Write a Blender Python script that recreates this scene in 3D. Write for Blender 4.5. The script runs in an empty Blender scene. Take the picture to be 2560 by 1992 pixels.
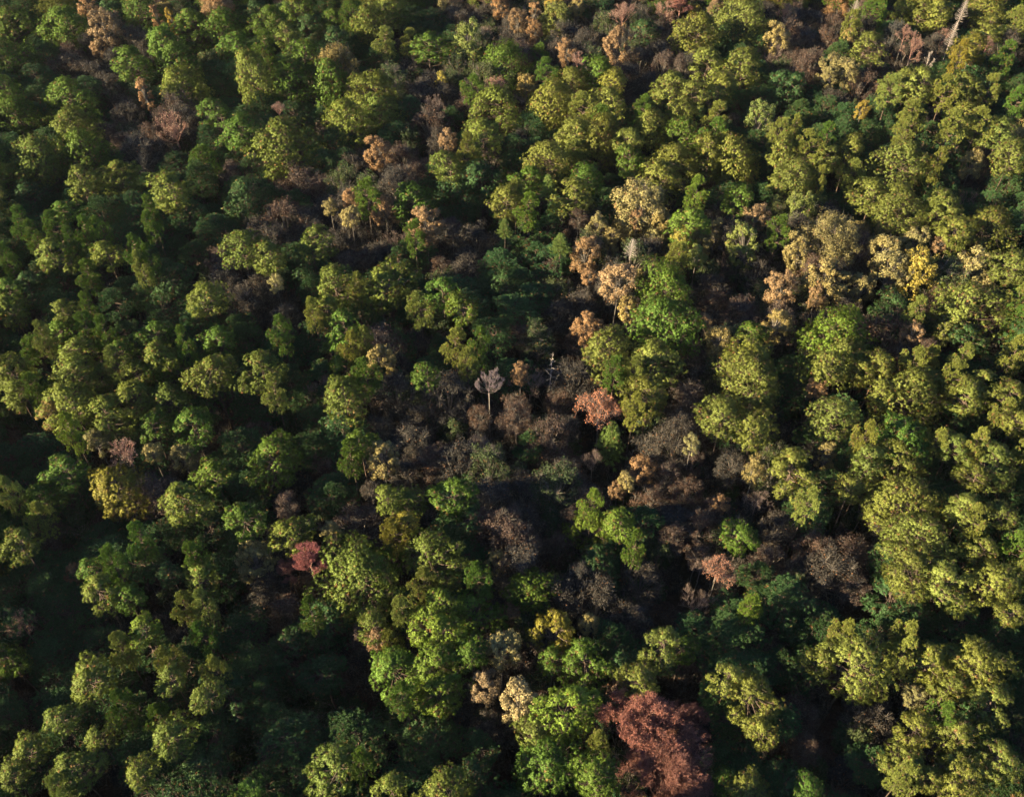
import bpy, math, random
import numpy as np
from mathutils import Vector
random.seed(7)
rng = np.random.default_rng(7)
R = math.radians
sc = bpy.context.scene

# ---------------------------------------------------------------- camera
F, CX, CY, W, H = 2340.0, 1280.0, 996.0, 2560.0, 1992.0
CAMH, PITCH = 112.0, 48.0
cd = bpy.data.cameras.new('camera'); cam = bpy.data.objects.new('camera', cd)
sc.collection.objects.link(cam); sc.camera = cam
cam.location = (0, 0, CAMH); cam.rotation_euler = (R(90 - PITCH), 0, 0)
cd.sensor_fit = 'HORIZONTAL'; cd.sensor_width = 36.0; cd.lens = 36.0 * F / W
cd.clip_start = 1.0; cd.clip_end = 9000.0

# ---------------------------------------------------------------- sky, sun, exposure
SUN_EL, SUN_AZ = 20.5, 250.0          # degrees; azimuth clockwise from +Y (the view direction)
wd = bpy.data.worlds.new('World'); sc.world = wd; wd.use_nodes = True
nt = wd.node_tree; nt.nodes.clear()
sky = nt.nodes.new('ShaderNodeTexSky'); sky.sky_type = 'NISHITA'; sky.sun_disc = False
sky.sun_elevation = R(SUN_EL); sky.sun_rotation = R(SUN_AZ)
sky.air_density = 0.9; sky.dust_density = 0.3; sky.ozone_density = 4.5
bg = nt.nodes.new('ShaderNodeBackground'); bg.inputs['Strength'].default_value = 0.055
wo = nt.nodes.new('ShaderNodeOutputWorld')
nt.links.new(sky.outputs[0], bg.inputs['Color']); nt.links.new(bg.outputs[0], wo.inputs['Surface'])
sl = bpy.data.lights.new('sun', 'SUN'); sl.energy = 5.0; sl.angle = R(0.5); sl.color = (1.0, 0.81, 0.48)
sun = bpy.data.objects.new('sun', sl); sc.collection.objects.link(sun)
az, el = R(SUN_AZ), R(SUN_EL)
to_sun = Vector((math.sin(az) * math.cos(el), math.cos(az) * math.cos(el), math.sin(el)))
sun.rotation_euler = to_sun.to_track_quat('Z', 'Y').to_euler()
sun.location = (-60, 0, 120)
sc.view_settings.view_transform = 'Standard'; sc.view_settings.look = 'None'
sc.view_settings.gamma = 1.0; sc.view_settings.use_curve_mapping = False
sc.view_settings.exposure = 2.6
sc.cycles.max_bounces = 4; sc.cycles.diffuse_bounces = 2; sc.cycles.glossy_bounces = 1
sc.cycles.transmission_bounces = 2; sc.cycles.transparent_max_bounces = 4

# ---------------------------------------------------------------- geometry helpers
def ray(px, py):
    p = R(PITCH); f = np.array([0, math.cos(p), -math.sin(p)]); u = np.array([0, math.sin(p), math.cos(p)])
    return f + np.array([1, 0, 0]) * (px - CX) / F - u * (py - CY) / F
def at(px, py, z):
    d = ray(px, py); t = (z - CAMH) / d[2]
    return d * t + np.array([0, 0, CAMH]), t          # t = depth along the optical axis
def project(x, y, z):
    p = R(PITCH); v = np.array([x, y, z - CAMH])
    dz = v[1] * math.cos(p) - v[2] * math.sin(p); up = v[1] * math.sin(p) + v[2] * math.cos(p)
    if dz < 1: return -9e3, -9e3, dz
    return CX + F * v[0] / dz, CY - F * up / dz, dz

def mesh_np(name, V, T, shade=None, mats=(), soft=None):
    # soft: one outward direction per vertex; faces are wound towards it and shaded with it, as a leaf mass is
    if soft is not None:
        V = np.asarray(V); T = np.asarray(T)
        g = np.cross(V[T[:, 1]] - V[T[:, 0]], V[T[:, 2]] - V[T[:, 0]])
        fl = (g * soft[T[:, 0]]).sum(1) < 0
        T = np.where(fl[:, None], T[:, ::-1], T)
    me = bpy.data.meshes.new(name)
    V = np.asarray(V, dtype=np.float32); T = np.asarray(T, dtype=np.int32); k = T.shape[1]
    me.vertices.add(len(V)); me.vertices.foreach_set('co', V.ravel())
    me.loops.add(T.size); me.loops.foreach_set('vertex_index', T.ravel())
    me.polygons.add(len(T)); me.polygons.foreach_set('loop_start', np.arange(0, T.size, k, dtype=np.int32))
    me.polygons.foreach_set('loop_total', np.full(len(T), k, dtype=np.int32))
    me.update(calc_edges=True)
    if shade is not None:
        a = me.attributes.new('v', 'FLOAT', 'FACE'); a.data.foreach_set('value', np.asarray(shade, dtype=np.float32))
    for m in mats: me.materials.append(m)
    if soft is not None:
        me.polygons.foreach_set('use_smooth', np.ones(len(T), dtype=bool))
        me.normals_split_custom_set_from_vertices(soft.astype(np.float32).tolist())
    return me

def unit(v): return v / np.maximum(np.linalg.norm(v, axis=-1, keepdims=True), 1e-9)

def tubes(segs, sides=4):
    """segs: rows p0(3) p1(3) r0 r1 -> tapered prisms"""
    S = np.asarray(segs, dtype=float).reshape(-1, 8); n = len(S)
    d = unit(S[:, 3:6] - S[:, 0:3])
    ref = np.where(np.abs(d[:, 2:3]) > .9, np.array([[1., 0, 0]]), np.array([[0, 0, 1.]]))
    a = unit(np.cross(d, ref)); b = np.cross(d, a)
    ang = np.arange(sides) * 2 * math.pi / sides
    ring = a[:, None] * np.cos(ang)[None, :, None] + b[:, None] * np.sin(ang)[None, :, None]
    v0 = S[:, None, 0:3] + ring * S[:, None, 6:7]; v1 = S[:, None, 3:6] + ring * S[:, None, 7:8]
    V = np.concatenate([v0, v1], 1).reshape(-1, 3)
    i = np.arange(sides); j = (i + 1) % sides
    q = np.stack([i, j, j + sides, i + sides], 1)
    Q = (q[None] + (np.arange(n) * 2 * sides)[:, None, None]).reshape(-1, 4)
    return V, Q

# ---------------------------------------------------------------- materials
def foliage_mat(name, transl, rough=.75, brown=(.17, .09, .04), brown_at=.07, spread=.55):
    m = bpy.data.materials.new(name); m.use_nodes = True; n = m.node_tree; n.nodes.clear(); L = n.links.new
    tint = n.nodes.new('ShaderNodeAttribute'); tint.attribute_type = 'INSTANCER'; tint.attribute_name = 'tint'
    fv = n.nodes.new('ShaderNodeAttribute'); fv.attribute_type = 'GEOMETRY'; fv.attribute_name = 'v'
    co = n.nodes.new('ShaderNodeNewGeometry')
    ns = n.nodes.new('ShaderNodeTexNoise'); ns.inputs['Scale'].default_value = .55; ns.inputs['Detail'].default_value = 2
    L(co.outputs['Position'], ns.inputs['Vector'])
    mul = n.nodes.new('ShaderNodeMath'); mul.operation = 'MULTIPLY_ADD'; L(fv.outputs['Fac'], mul.inputs[0])
    mul.inputs[1].default_value = spread; mul.inputs[2].default_value = 1 - spread * .5
    nm = n.nodes.new('ShaderNodeMath'); nm.operation = 'MULTIPLY_ADD'; L(ns.outputs['Fac'], nm.inputs[0])
    nm.inputs[1].default_value = .9; nm.inputs[2].default_value = .55
    pr = n.nodes.new('ShaderNodeMath'); pr.operation = 'MULTIPLY'; L(mul.outputs[0], pr.inputs[0]); L(nm.outputs[0], pr.inputs[1])
    sca = n.nodes.new('ShaderNodeVectorMath'); sca.operation = 'SCALE'; L(tint.outputs['Color'], sca.inputs[0]); L(pr.outputs[0], sca.inputs['Scale'])
    lt = n.nodes.new('ShaderNodeMath'); lt.operation = 'LESS_THAN'; L(fv.outputs['Fac'], lt.inputs[0]); lt.inputs[1].default_value = brown_at
    mx = n.nodes.new('ShaderNodeMix'); mx.data_type = 'RGBA'; L(lt.outputs[0], mx.inputs['Factor'])
    L(sca.outputs[0], mx.inputs['A']); mx.inputs['B'].default_value = (*brown, 1)
    col = mx.outputs['Result']
    pb = n.nodes.new('ShaderNodeBsdfPrincipled'); L(col, pb.inputs['Base Color']); pb.inputs['Roughness'].default_value = rough
    pb.inputs['Specular IOR Level'].default_value = .12
    tr = n.nodes.new('ShaderNodeBsdfTranslucent'); L(col, tr.inputs['Color'])
    ms = n.nodes.new('ShaderNodeMixShader'); ms.inputs[0].default_value = transl
    L(pb.outputs[0], ms.inputs[1]); L(tr.outputs[0], ms.inputs[2])
    out = n.nodes.new('ShaderNodeOutputMaterial'); L(ms.outputs[0], out.inputs['Surface'])
    return m
def bark_mat(name, c0, c1, scale=3.0):
    m = bpy.data.materials.new(name); m.use_nodes = True; n = m.node_tree; L = n.links.new; b = n.nodes['Principled BSDF']
    g = n.nodes.new('ShaderNodeNewGeometry'); t = n.nodes.new('ShaderNodeTexNoise'); t.inputs['Scale'].default_value = scale
    t.inputs['Detail'].default_value = 5; L(g.outputs['Position'], t.inputs['Vector'])
    r = n.nodes.new('ShaderNodeValToRGB'); L(t.outputs['Fac'], r.inputs[0])
    r.color_ramp.elements[0].color = (*c0, 1); r.color_ramp.elements[1].color = (*c1, 1)
    r.color_ramp.elements[0].position = .3; r.color_ramp.elements[1].position = .7
    L(r.outputs[0], b.inputs['Base Color']); b.inputs['Roughness'].default_value = .9
    b.inputs['Specular IOR Level'].default_value = .2
    return m
M_PINE = foliage_mat('pine_needles', .10, .6)
M_LEAF = foliage_mat('broad_leaves', .2, .8, brown=(.14, .07, .035), brown_at=.1, spread=.8)
M_RED = foliage_mat('autumn_twig_leaves', .35, .85, brown=(.10, .05, .045), brown_at=.22, spread=.9)
M_PBARK = bark_mat('pine_bark', (.035, .026, .021), (.10, .070, .055))
M_BARK = bark_mat('grey_bark', (.05, .044, .038), (.15, .13, .115))
M_PALE = bark_mat('bleached_wood', (.17, .145, .13), (.33, .28, .25))
M_TWIG = bark_mat('twig_bark', (.10, .075, .068), (.22, .165, .15))
M_LILAC = bark_mat('lilac_grey_bark', (.12, .10, .105), (.27, .215, .225))
M_TWIGR = bark_mat('reddish_twig_bark', (.14, .08, .07), (.28, .15, .12))

# ---------------------------------------------------------------- tree prototypes (built once, meshes shared)
def sprays(P, D, n, ln, wd, up=.35, droop=0.0):
    """n thin needle blades from every tuft point P, fanned around direction D"""
    k = len(P)
    d = rng.normal(size=(k, n, 3)); d = unit(d) * 1.0 + D[:, None] * .75; d[..., 2] += up
    d = unit(d)
    L = ln * rng.uniform(.7, 1.15, (k, n, 1))
    s = unit(np.cross(d, rng.normal(size=(k, n, 3)))) * wd
    a = P[:, None] + d * L * .05 + s * .6; b = P[:, None] + d * L * .05 - s * .6
    c = P[:, None] + d * L + s * .25
    V = np.stack([a, b, c], 2).reshape(-1, 3)
    T = np.arange(len(V)).reshape(-1, 3)
    return V, T
def leaves(P, N, size, flat=.5):
    k = len(P)
    n = unit(rng.normal(size=(k, 3)) * flat + N)
    a = unit(np.cross(n, rng.normal(size=(k, 3)))); b = np.cross(n, a)
    s = size * rng.uniform(.6, 1.25, (k, 1))
    V = np.stack([P - a * s, P - b * s * .65, P + a * s, P + b * s * .65], 1).reshape(-1, 3)
    return V, np.arange(len(V)).reshape(-1, 4)

def blobs(K, top, lumpy, profile):
    """bough centres inside a unit crown; profile(z)-> relative radius for z in -1..1"""
    out = []; tries = 0
    while len(out) < K and tries < 4000:
        tries += 1
        z = rng.uniform(-.85, .92); r = profile(z) * rng.uniform(.45, 1.0) ** .5 * .86
        a = rng.uniform(0, 2 * math.pi)
        p = np.array([r * math.cos(a), r * math.sin(a), z])
        if all(np.linalg.norm((p - q)[:3] * (1, 1, .8)) > lumpy for q in out): out.append(p)
    for _ in range(5):
        a, q = rng.uniform(0, 6.28), rng.uniform(.05, .3); out.append(np.array([q * math.cos(a), q * math.sin(a), top - q * rng.uniform(.3, .9)]))
    return np.array(out)

def pine_proto(i, Rr, Hh, K, per, needles):
    warp = rng.uniform(0, 6.28, 3); am = rng.uniform(.12, .34, 3)
    prof = lambda z: math.sqrt(max(0, 1 - (abs(z + .15) ** 2.2))) * (1 if z < 0 else 1 - .25 * z)
    C = blobs(K, .88, .2, prof)
    ang = np.arctan2(C[:, 1], C[:, 0])
    C[:, :2] *= (1 + am[0] * np.sin(ang + warp[0]) + am[1] * np.sin(2 * ang + warp[1]))[:, None]
    C[:, :2] *= rng.uniform(.85, 1.18, (len(C), 1)); C[:, :2] += rng.normal(size=2) * .08 * (1 + C[:, 2:3])
    C[:, 2] += .14 * np.sin(ang * 2 + warp[2]) * np.hypot(C[:, 0], C[:, 1])
    C = C * (Rr, Rr, Hh)
    P, D, tv, B = [], [], [], []
    for c in C:
        br = Rr * rng.uniform(.15, .27); m = int(per * 1.35 * (br / (Rr * .21)) ** 2)
        d = unit(rng.normal(size=(m * 2, 3))); d = d[d[:, 2] > -.45][:m]
        q = c + d * br * np.array([1.15, 1.15, .8]) * rng.uniform(.6, 1.15, (len(d), 1))
        P.append(q); D.append(unit(d + unit(c * (1, 1, .3))[None] * .4 + (0, 0, .3))); B.append(unit(d + unit(c * (1 / Rr, 1 / Rr, 1 / Hh))[None] * .55))
        tv.append(np.clip(rng.normal(rng.uniform(.35, .65), .2, len(d)), 0, 1))
    P = np.concatenate(P); D = np.concatenate(D); tv = np.concatenate(tv)
    V, T = sprays(P, D, needles, .31, .053)
    sh = np.clip(np.repeat(tv, needles) + rng.normal(0, .07, len(T)), 0, 1)
    B = np.repeat(np.concatenate(B), needles * 3, 0); ctr = np.repeat(P, needles * 3, 0)
    nrm = unit(B + unit(V - ctr) * .55)
    crown = mesh_np('pine_crown_%d' % i, V, T, sh, [M_PINE], nrm)
    segs = [(0, 0, -Hh * 1.0, 0, 0, Hh * .3, .13, .04)]
    for c in C[:-1]:
        z0 = c[2] - abs(np.linalg.norm(c[:2])) * .35; z0 = max(z0, -Hh)
        mid = np.array([c[0] * .55, c[1] * .55, z0 + (c[2] - z0) * .35])
        segs.append((0, 0, z0, *mid, .07, .05)); segs.append((*mid, *c, .05, .02))
        for _ in range(6):
            e = c + unit(rng.normal(size=3) + unit(c) * .8) * Rr * .26
            segs.append((*c, *e, .02, .008))
    Vl, Ql = tubes(segs, 4)
    limbs = mesh_np('pine_limbs_%d' % i, Vl, Ql, np.full(len(Ql), .5), [M_PBARK])
    return dict(crown=crown, limbs=limbs, R=Rr, H=Hh)

def broad_proto(i, Rr, Hh, K, per, size, prof, sparse=1.0, mat=None, bark=None, blob=(.22, .36), twigs=7):
    C = blobs(K, .88, .25, prof) * (Rr, Rr, Hh)
    P, D, tv, B = [], [], [], []
    for c in C:
        br = Rr * rng.uniform(*blob); m = int(per * sparse)
        # sub-lumps so that the outline breaks up
        for _ in range(5):
            cc = c + unit(rng.normal(size=3)) * br * .6; rr = br * rng.uniform(.35, .6)
            d = unit(rng.normal(size=(m // 5, 3))); d[:, 2] += .2; d = unit(d)
            P.append(cc + d * rr * rng.uniform(.65, 1.15, (len(d), 1))); D.append(unit(d + (0, 0, .35))); B.append(unit(d + unit(c * (1 / Rr, 1 / Rr, 1 / Hh))[None] * .5))
            tv.append(np.clip(rng.normal(rng.uniform(.35, .7), .2, len(d)), 0, 1))
    P = np.concatenate(P); D = np.concatenate(D); tv = np.concatenate(tv)
    V, T = leaves(P, D, size)
    nrm = unit(np.repeat(np.concatenate(B), 4, 0) + np.repeat(rng.normal(size=(len(P), 3)) * .25, 4, 0))
    crown = mesh_np('broadleaf_crown_%d' % i, V, T, tv, [mat or M_LEAF], nrm)
    segs = [(0, 0, -Hh * 1.05, 0, 0, -Hh * .1, .16, .1)]
    for c in C:
        z0 = -Hh * rng.uniform(.3, .8); mid = np.array([c[0] * .45, c[1] * .45, z0 + (c[2] - z0) * .55])
        segs.append((0, 0, z0, *mid, .075, .05)); segs.append((*mid, *c, .05, .025))
        for _ in range(twigs):
            e = c + unit(rng.normal(size=3) + unit(c) * .7 + (0, 0, .3)) * Rr * rng.uniform(.2, .36)
            segs.append((*c, *e, .022, .008))
    Vl, Ql = tubes(segs, 4)
    limbs = mesh_np('broadleaf_limbs_%d' % i, Vl, Ql, np.full(len(Ql), .5), [bark or M_BARK])
    return dict(crown=crown, limbs=limbs, R=Rr, H=Hh)

def branching(Rr, Hh, nl, depth, spread, upw, r0=.11):
    """limbs forking again and again; returns segments and tip points"""
    segs, tips = [], []
    def grow(p, d, ln, r, dep):
        q = p + d * ln
        segs.append((*p, *q, r, r * .62))
        if dep == 0: tips.append((q, d)); return
        k = 3 if rng.random() < .55 else 2
        for _ in range(k):
            nd = unit(d + unit(rng.normal(size=3)) * spread + (0, 0, upw))
            grow(q, nd, ln * rng.uniform(.62, .88), r * .62, dep - 1)
    segs.append((0, 0, -Hh, 0, 0, -Hh * .35, r0 * 1.5, r0 * 1.2))
    segs.append((0, 0, -Hh * .35, 0, 0, Hh * .3, r0 * 1.2, r0 * .5))
    for j in range(nl):
        a = j * 2.4 + rng.uniform(-.4, .4); z = -Hh * rng.uniform(-.15, .7)
        d = unit(np.array([math.cos(a), math.sin(a), rng.uniform(2.5, 6) if j % 3 == 0 else rng.uniform(.5, 1.5)]))
        grow(np.array([0, 0, z]), d, Rr * .42, r0 * .6, depth)
    S = np.array(segs)
    m = np.abs(S[:, 3:5]).max(); S[:, [0, 1, 3, 4]] *= Rr / max(m * .92, .1)
    zt = S[:, 5].max()
    up = S[:, [2, 5]]; S[:, [2, 5]] = np.where(up > -Hh * .7, -Hh * .7 + (up + Hh * .7) * (1.7 * Hh) / (zt + Hh * .7), up)
    Q = np.array([np.array([t[0][0] * Rr / max(m * .92, .1), t[0][1] * Rr / max(m * .92, .1), -Hh * .7 + (t[0][2] + Hh * .7) * (1.7 * Hh) / (zt + Hh * .7)]) for t in tips])
    return S, Q, np.array([t[1] for t in tips])

def bare_proto(i, Rr, Hh, bark, nl=9, depth=4, leafy=0, leaf=.14, spread=.5, upw=.25, spikes=0, lmat=None, twr=.009, fine=4, r0=.11):
    S, Q, D = branching(Rr, Hh, nl, depth, spread, upw, r0)
    S[:, 6:] = np.maximum(S[:, 6:], twr)
    ex = []
    for q, d in zip(Q, D):
        for _ in range(fine):
            nd = unit(d + rng.normal(size=3) * .35 + (0, 0, .25)); ex.append((*q, *(q + nd * Rr * rng.uniform(.1, .2)), twr, twr * .5))
    Vb, Qb = tubes(np.concatenate([S, np.array(ex)]) if ex else S, 3)
    limbs = mesh_np('bare_branches_%d' % i, Vb, Qb, np.full(len(Qb), .5), [bark])
    crown = None
    if leafy:
        src = np.array([e[3:6] for e in ex]); st = np.array([e[0:3] for e in ex])
        idx = rng.integers(0, len(src), leafy); t = rng.uniform(0, 1.1, (leafy, 1))
        P = st[idx] * (1 - t) + src[idx] * t + rng.normal(size=(leafy, 3)) * (.09 if spikes else .16)
        Dn = unit(src[idx] - st[idx])
        if spikes:
            V, T = sprays(P, Dn, 1, leaf * 2.6, leaf * .34, up=.6)
        else: V, T = leaves(P, Dn * .3 + (0, 0, .3), leaf, 1.0)
        crown = mesh_np('thin_crown_%d' % i, V, T, rng.uniform(0, 1, len(T)), [lmat or M_LEAF])
    return dict(crown=crown, limbs=limbs, R=Rr, H=Hh)

def dead_conifer(i, Rr, Hh, bark, n=90, up=.35, top=1.0):
    segs = [(0, 0, -Hh, 0, 0, Hh, .085, .015)]
    for j in range(n):
        u = j / n; z = -Hh * .6 + u * 1.58 * Hh; ln = Rr * (1 - u) ** .6 * rng.uniform(.5, 1.1) + .15; a = j * 2.399
        d = unit(np.array([math.cos(a), math.sin(a), up + rng.uniform(-.1, .25)]))
        p = np.array([0, 0, z]); q = p + d * ln
        segs.append((*p, *q, .045, .018))
        for s in (.3, .5, .65, .8, .9):
            m = p + (q - p) * s; nd = unit(d + rng.normal(size=3) * .6 + (0, 0, .2)); segs.append((*m, *(m + nd * ln * .28), .016, .008))
    V, Q = tubes(segs, 4)
    return dict(crown=None, limbs=mesh_np('dead_branches_%d' % i, V, Q, np.full(len(Q), .5), [bark]), R=Rr, H=Hh)

def cone_proto(i, Rr, Hh):
    P, D, tv, segs = [], [], [], [(0, 0, -Hh, 0, 0, Hh, .14, .02)]
    n = 95
    for j in range(n):
        u = (j + .5) / n; z = -Hh * .85 + u * 1.8 * Hh; ln = Rr * (1 - u) ** .8 * rng.uniform(.75, 1.1) + .2; a = j * 2.399
        d = unit(np.array([math.cos(a), math.sin(a), rng.uniform(-.05, .35)])); segs.append((0, 0, z, *(d * ln + (0, 0, z)), .03, .01))
        m = max(4, int(ln * 9)); t = rng.uniform(.25, 1.05, (m, 1))
        P.append(np.array([0, 0, z]) + d * ln * t + rng.normal(size=(m, 3)) * .13); D.append(np.repeat(d[None], m, 0)); tv.append(np.clip(rng.normal(.5, .2, m), 0, 1))
    P = np.concatenate(P); D = np.concatenate(D); tv = np.concatenate(tv)
    V, T = sprays(P, D, 11, .38, .05)
    Vl, Ql = tubes(segs, 4)
    return dict(crown=mesh_np('cone_crown_%d' % i, V, T, np.repeat(tv, 11), [M_PINE]),
                limbs=mesh_np('cone_limbs_%d' % i, Vl, Ql, np.full(len(Ql), .5), [M_PBARK]), R=Rr, H=Hh)

p_round = lambda z: math.sqrt(max(0, 1 - z * z))
p_col = lambda z: math.sqrt(max(0, 1 - abs(z) ** 2.5)) * (1 - .35 * (z + 1) / 2)
PROTO = {}
PROTO['pine'] = [pine_proto(i, 2.6, 3.0, 34, 15, 26) for i in range(3)]
PROTO['pine'] += [pine_proto(i + 3, 3.5, 3.9, 46, 20, 26) for i in range(6)]
PROTO['pine'] += [pine_proto(i + 9, 5.0, 4.6, 66, 27, 26) for i in range(5)]
PROTO['pine'] += [pine_proto(i + 14, 7.2, 5.6, 100, 36, 26) for i in range(2)]
PROTO['broad'] = [broad_proto(i, 3.0, 3.0, 24, 300, .12, p_round) for i in range(4)]
PROTO['broad'] += [broad_proto(i + 4, 4.6, 4.2, 44, 370, .125, p_round) for i in range(3)]
PROTO['broad'] += [broad_proto(7, 6.6, 5.6, 78, 440, .13, p_round)]
PROTO['column'] = [broad_proto(i + 8, 2.0, 4.2, 28, 210, .11, p_col) for i in range(2)]
PROTO['thin'] = [broad_proto(i + 10, 3.4, 3.4, 28, 270, .095, p_round, twigs=18, blob=(.26, .42)) for i in range(3)]
PROTO['bare'] = [bare_proto(i, 3.4, 4.0, M_TWIG, 10, 4) for i in range(3)]
PROTO['palebare'] = [bare_proto(3, 3.0, 3.4, M_LILAC, 18, 4, spread=.26, upw=.55, fine=6, r0=.05, twr=.012)]
PROTO['twiggy'] = [bare_proto(i + 4, 3.2, 3.6, M_TWIGR, 10, 4, leafy=1100, leaf=.11, lmat=M_RED) for i in range(2)]
PROTO['spread'] = [bare_proto(6, 4.6, 3.4, M_TWIG, 12, 4, leafy=2600, lmat=M_RED, spread=.6, upw=.1)]
PROTO['red'] = [bare_proto(i + 7, 7.0, 6.0, M_TWIGR, 26, 5, leafy=120000, leaf=.11, lmat=M_RED, spikes=1, spread=.6, upw=.4, fine=4, twr=.012) for i in range(1)]
PROTO['red'] += [bare_proto(8, 3.4, 4.0, M_TWIGR, 14, 4, leafy=26000, leaf=.12, lmat=M_RED, spikes=1, spread=.5, upw=.4)]
PROTO['dead'] = [dead_conifer(0, 2.0, 5.0, M_PALE), dead_conifer(1, 2.3, 5.5, M_PALE)]
PROTO['snag'] = [dead_conifer(2, .9, 5.0, M_PALE, n=16)]
PROTO['fork'] = [bare_proto(9, 2.2, 3.6, M_PALE, 6, 3, spread=.55, upw=.4, twr=.02)]
PROTO['cone'] = [cone_proto(i, 2.3, 4.2) for i in range(2)]
def bole_mesh(name, mat):
    n, k = 11, 7; V = []
    for j in range(n):
        u = j / (n - 1); r = 1.0 - .5 * u + .5 * max(0, .08 - u) / .08
        ox, oy = math.sin(j * .9) * .5 - math.sin(0) * .5, math.cos(j * .7) * .5 - .5
        for q in range(k):
            a = q * 2 * math.pi / k; V.append((ox + r * math.cos(a), oy + r * math.sin(a), u))
    Q = [(j * k + q, j * k + (q + 1) % k, (j + 1) * k + (q + 1) % k, (j + 1) * k + q) for j in range(n - 1) for q in range(k)]
    return mesh_np(name, V, Q, np.full(len(Q), .5), [mat])
BOLE = {'p': bole_mesh('pine_bole', M_PBARK), 'b': bole_mesh('broadleaf_bole', M_BARK), 'w': bole_mesh('bleached_bole', M_PALE)}

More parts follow.
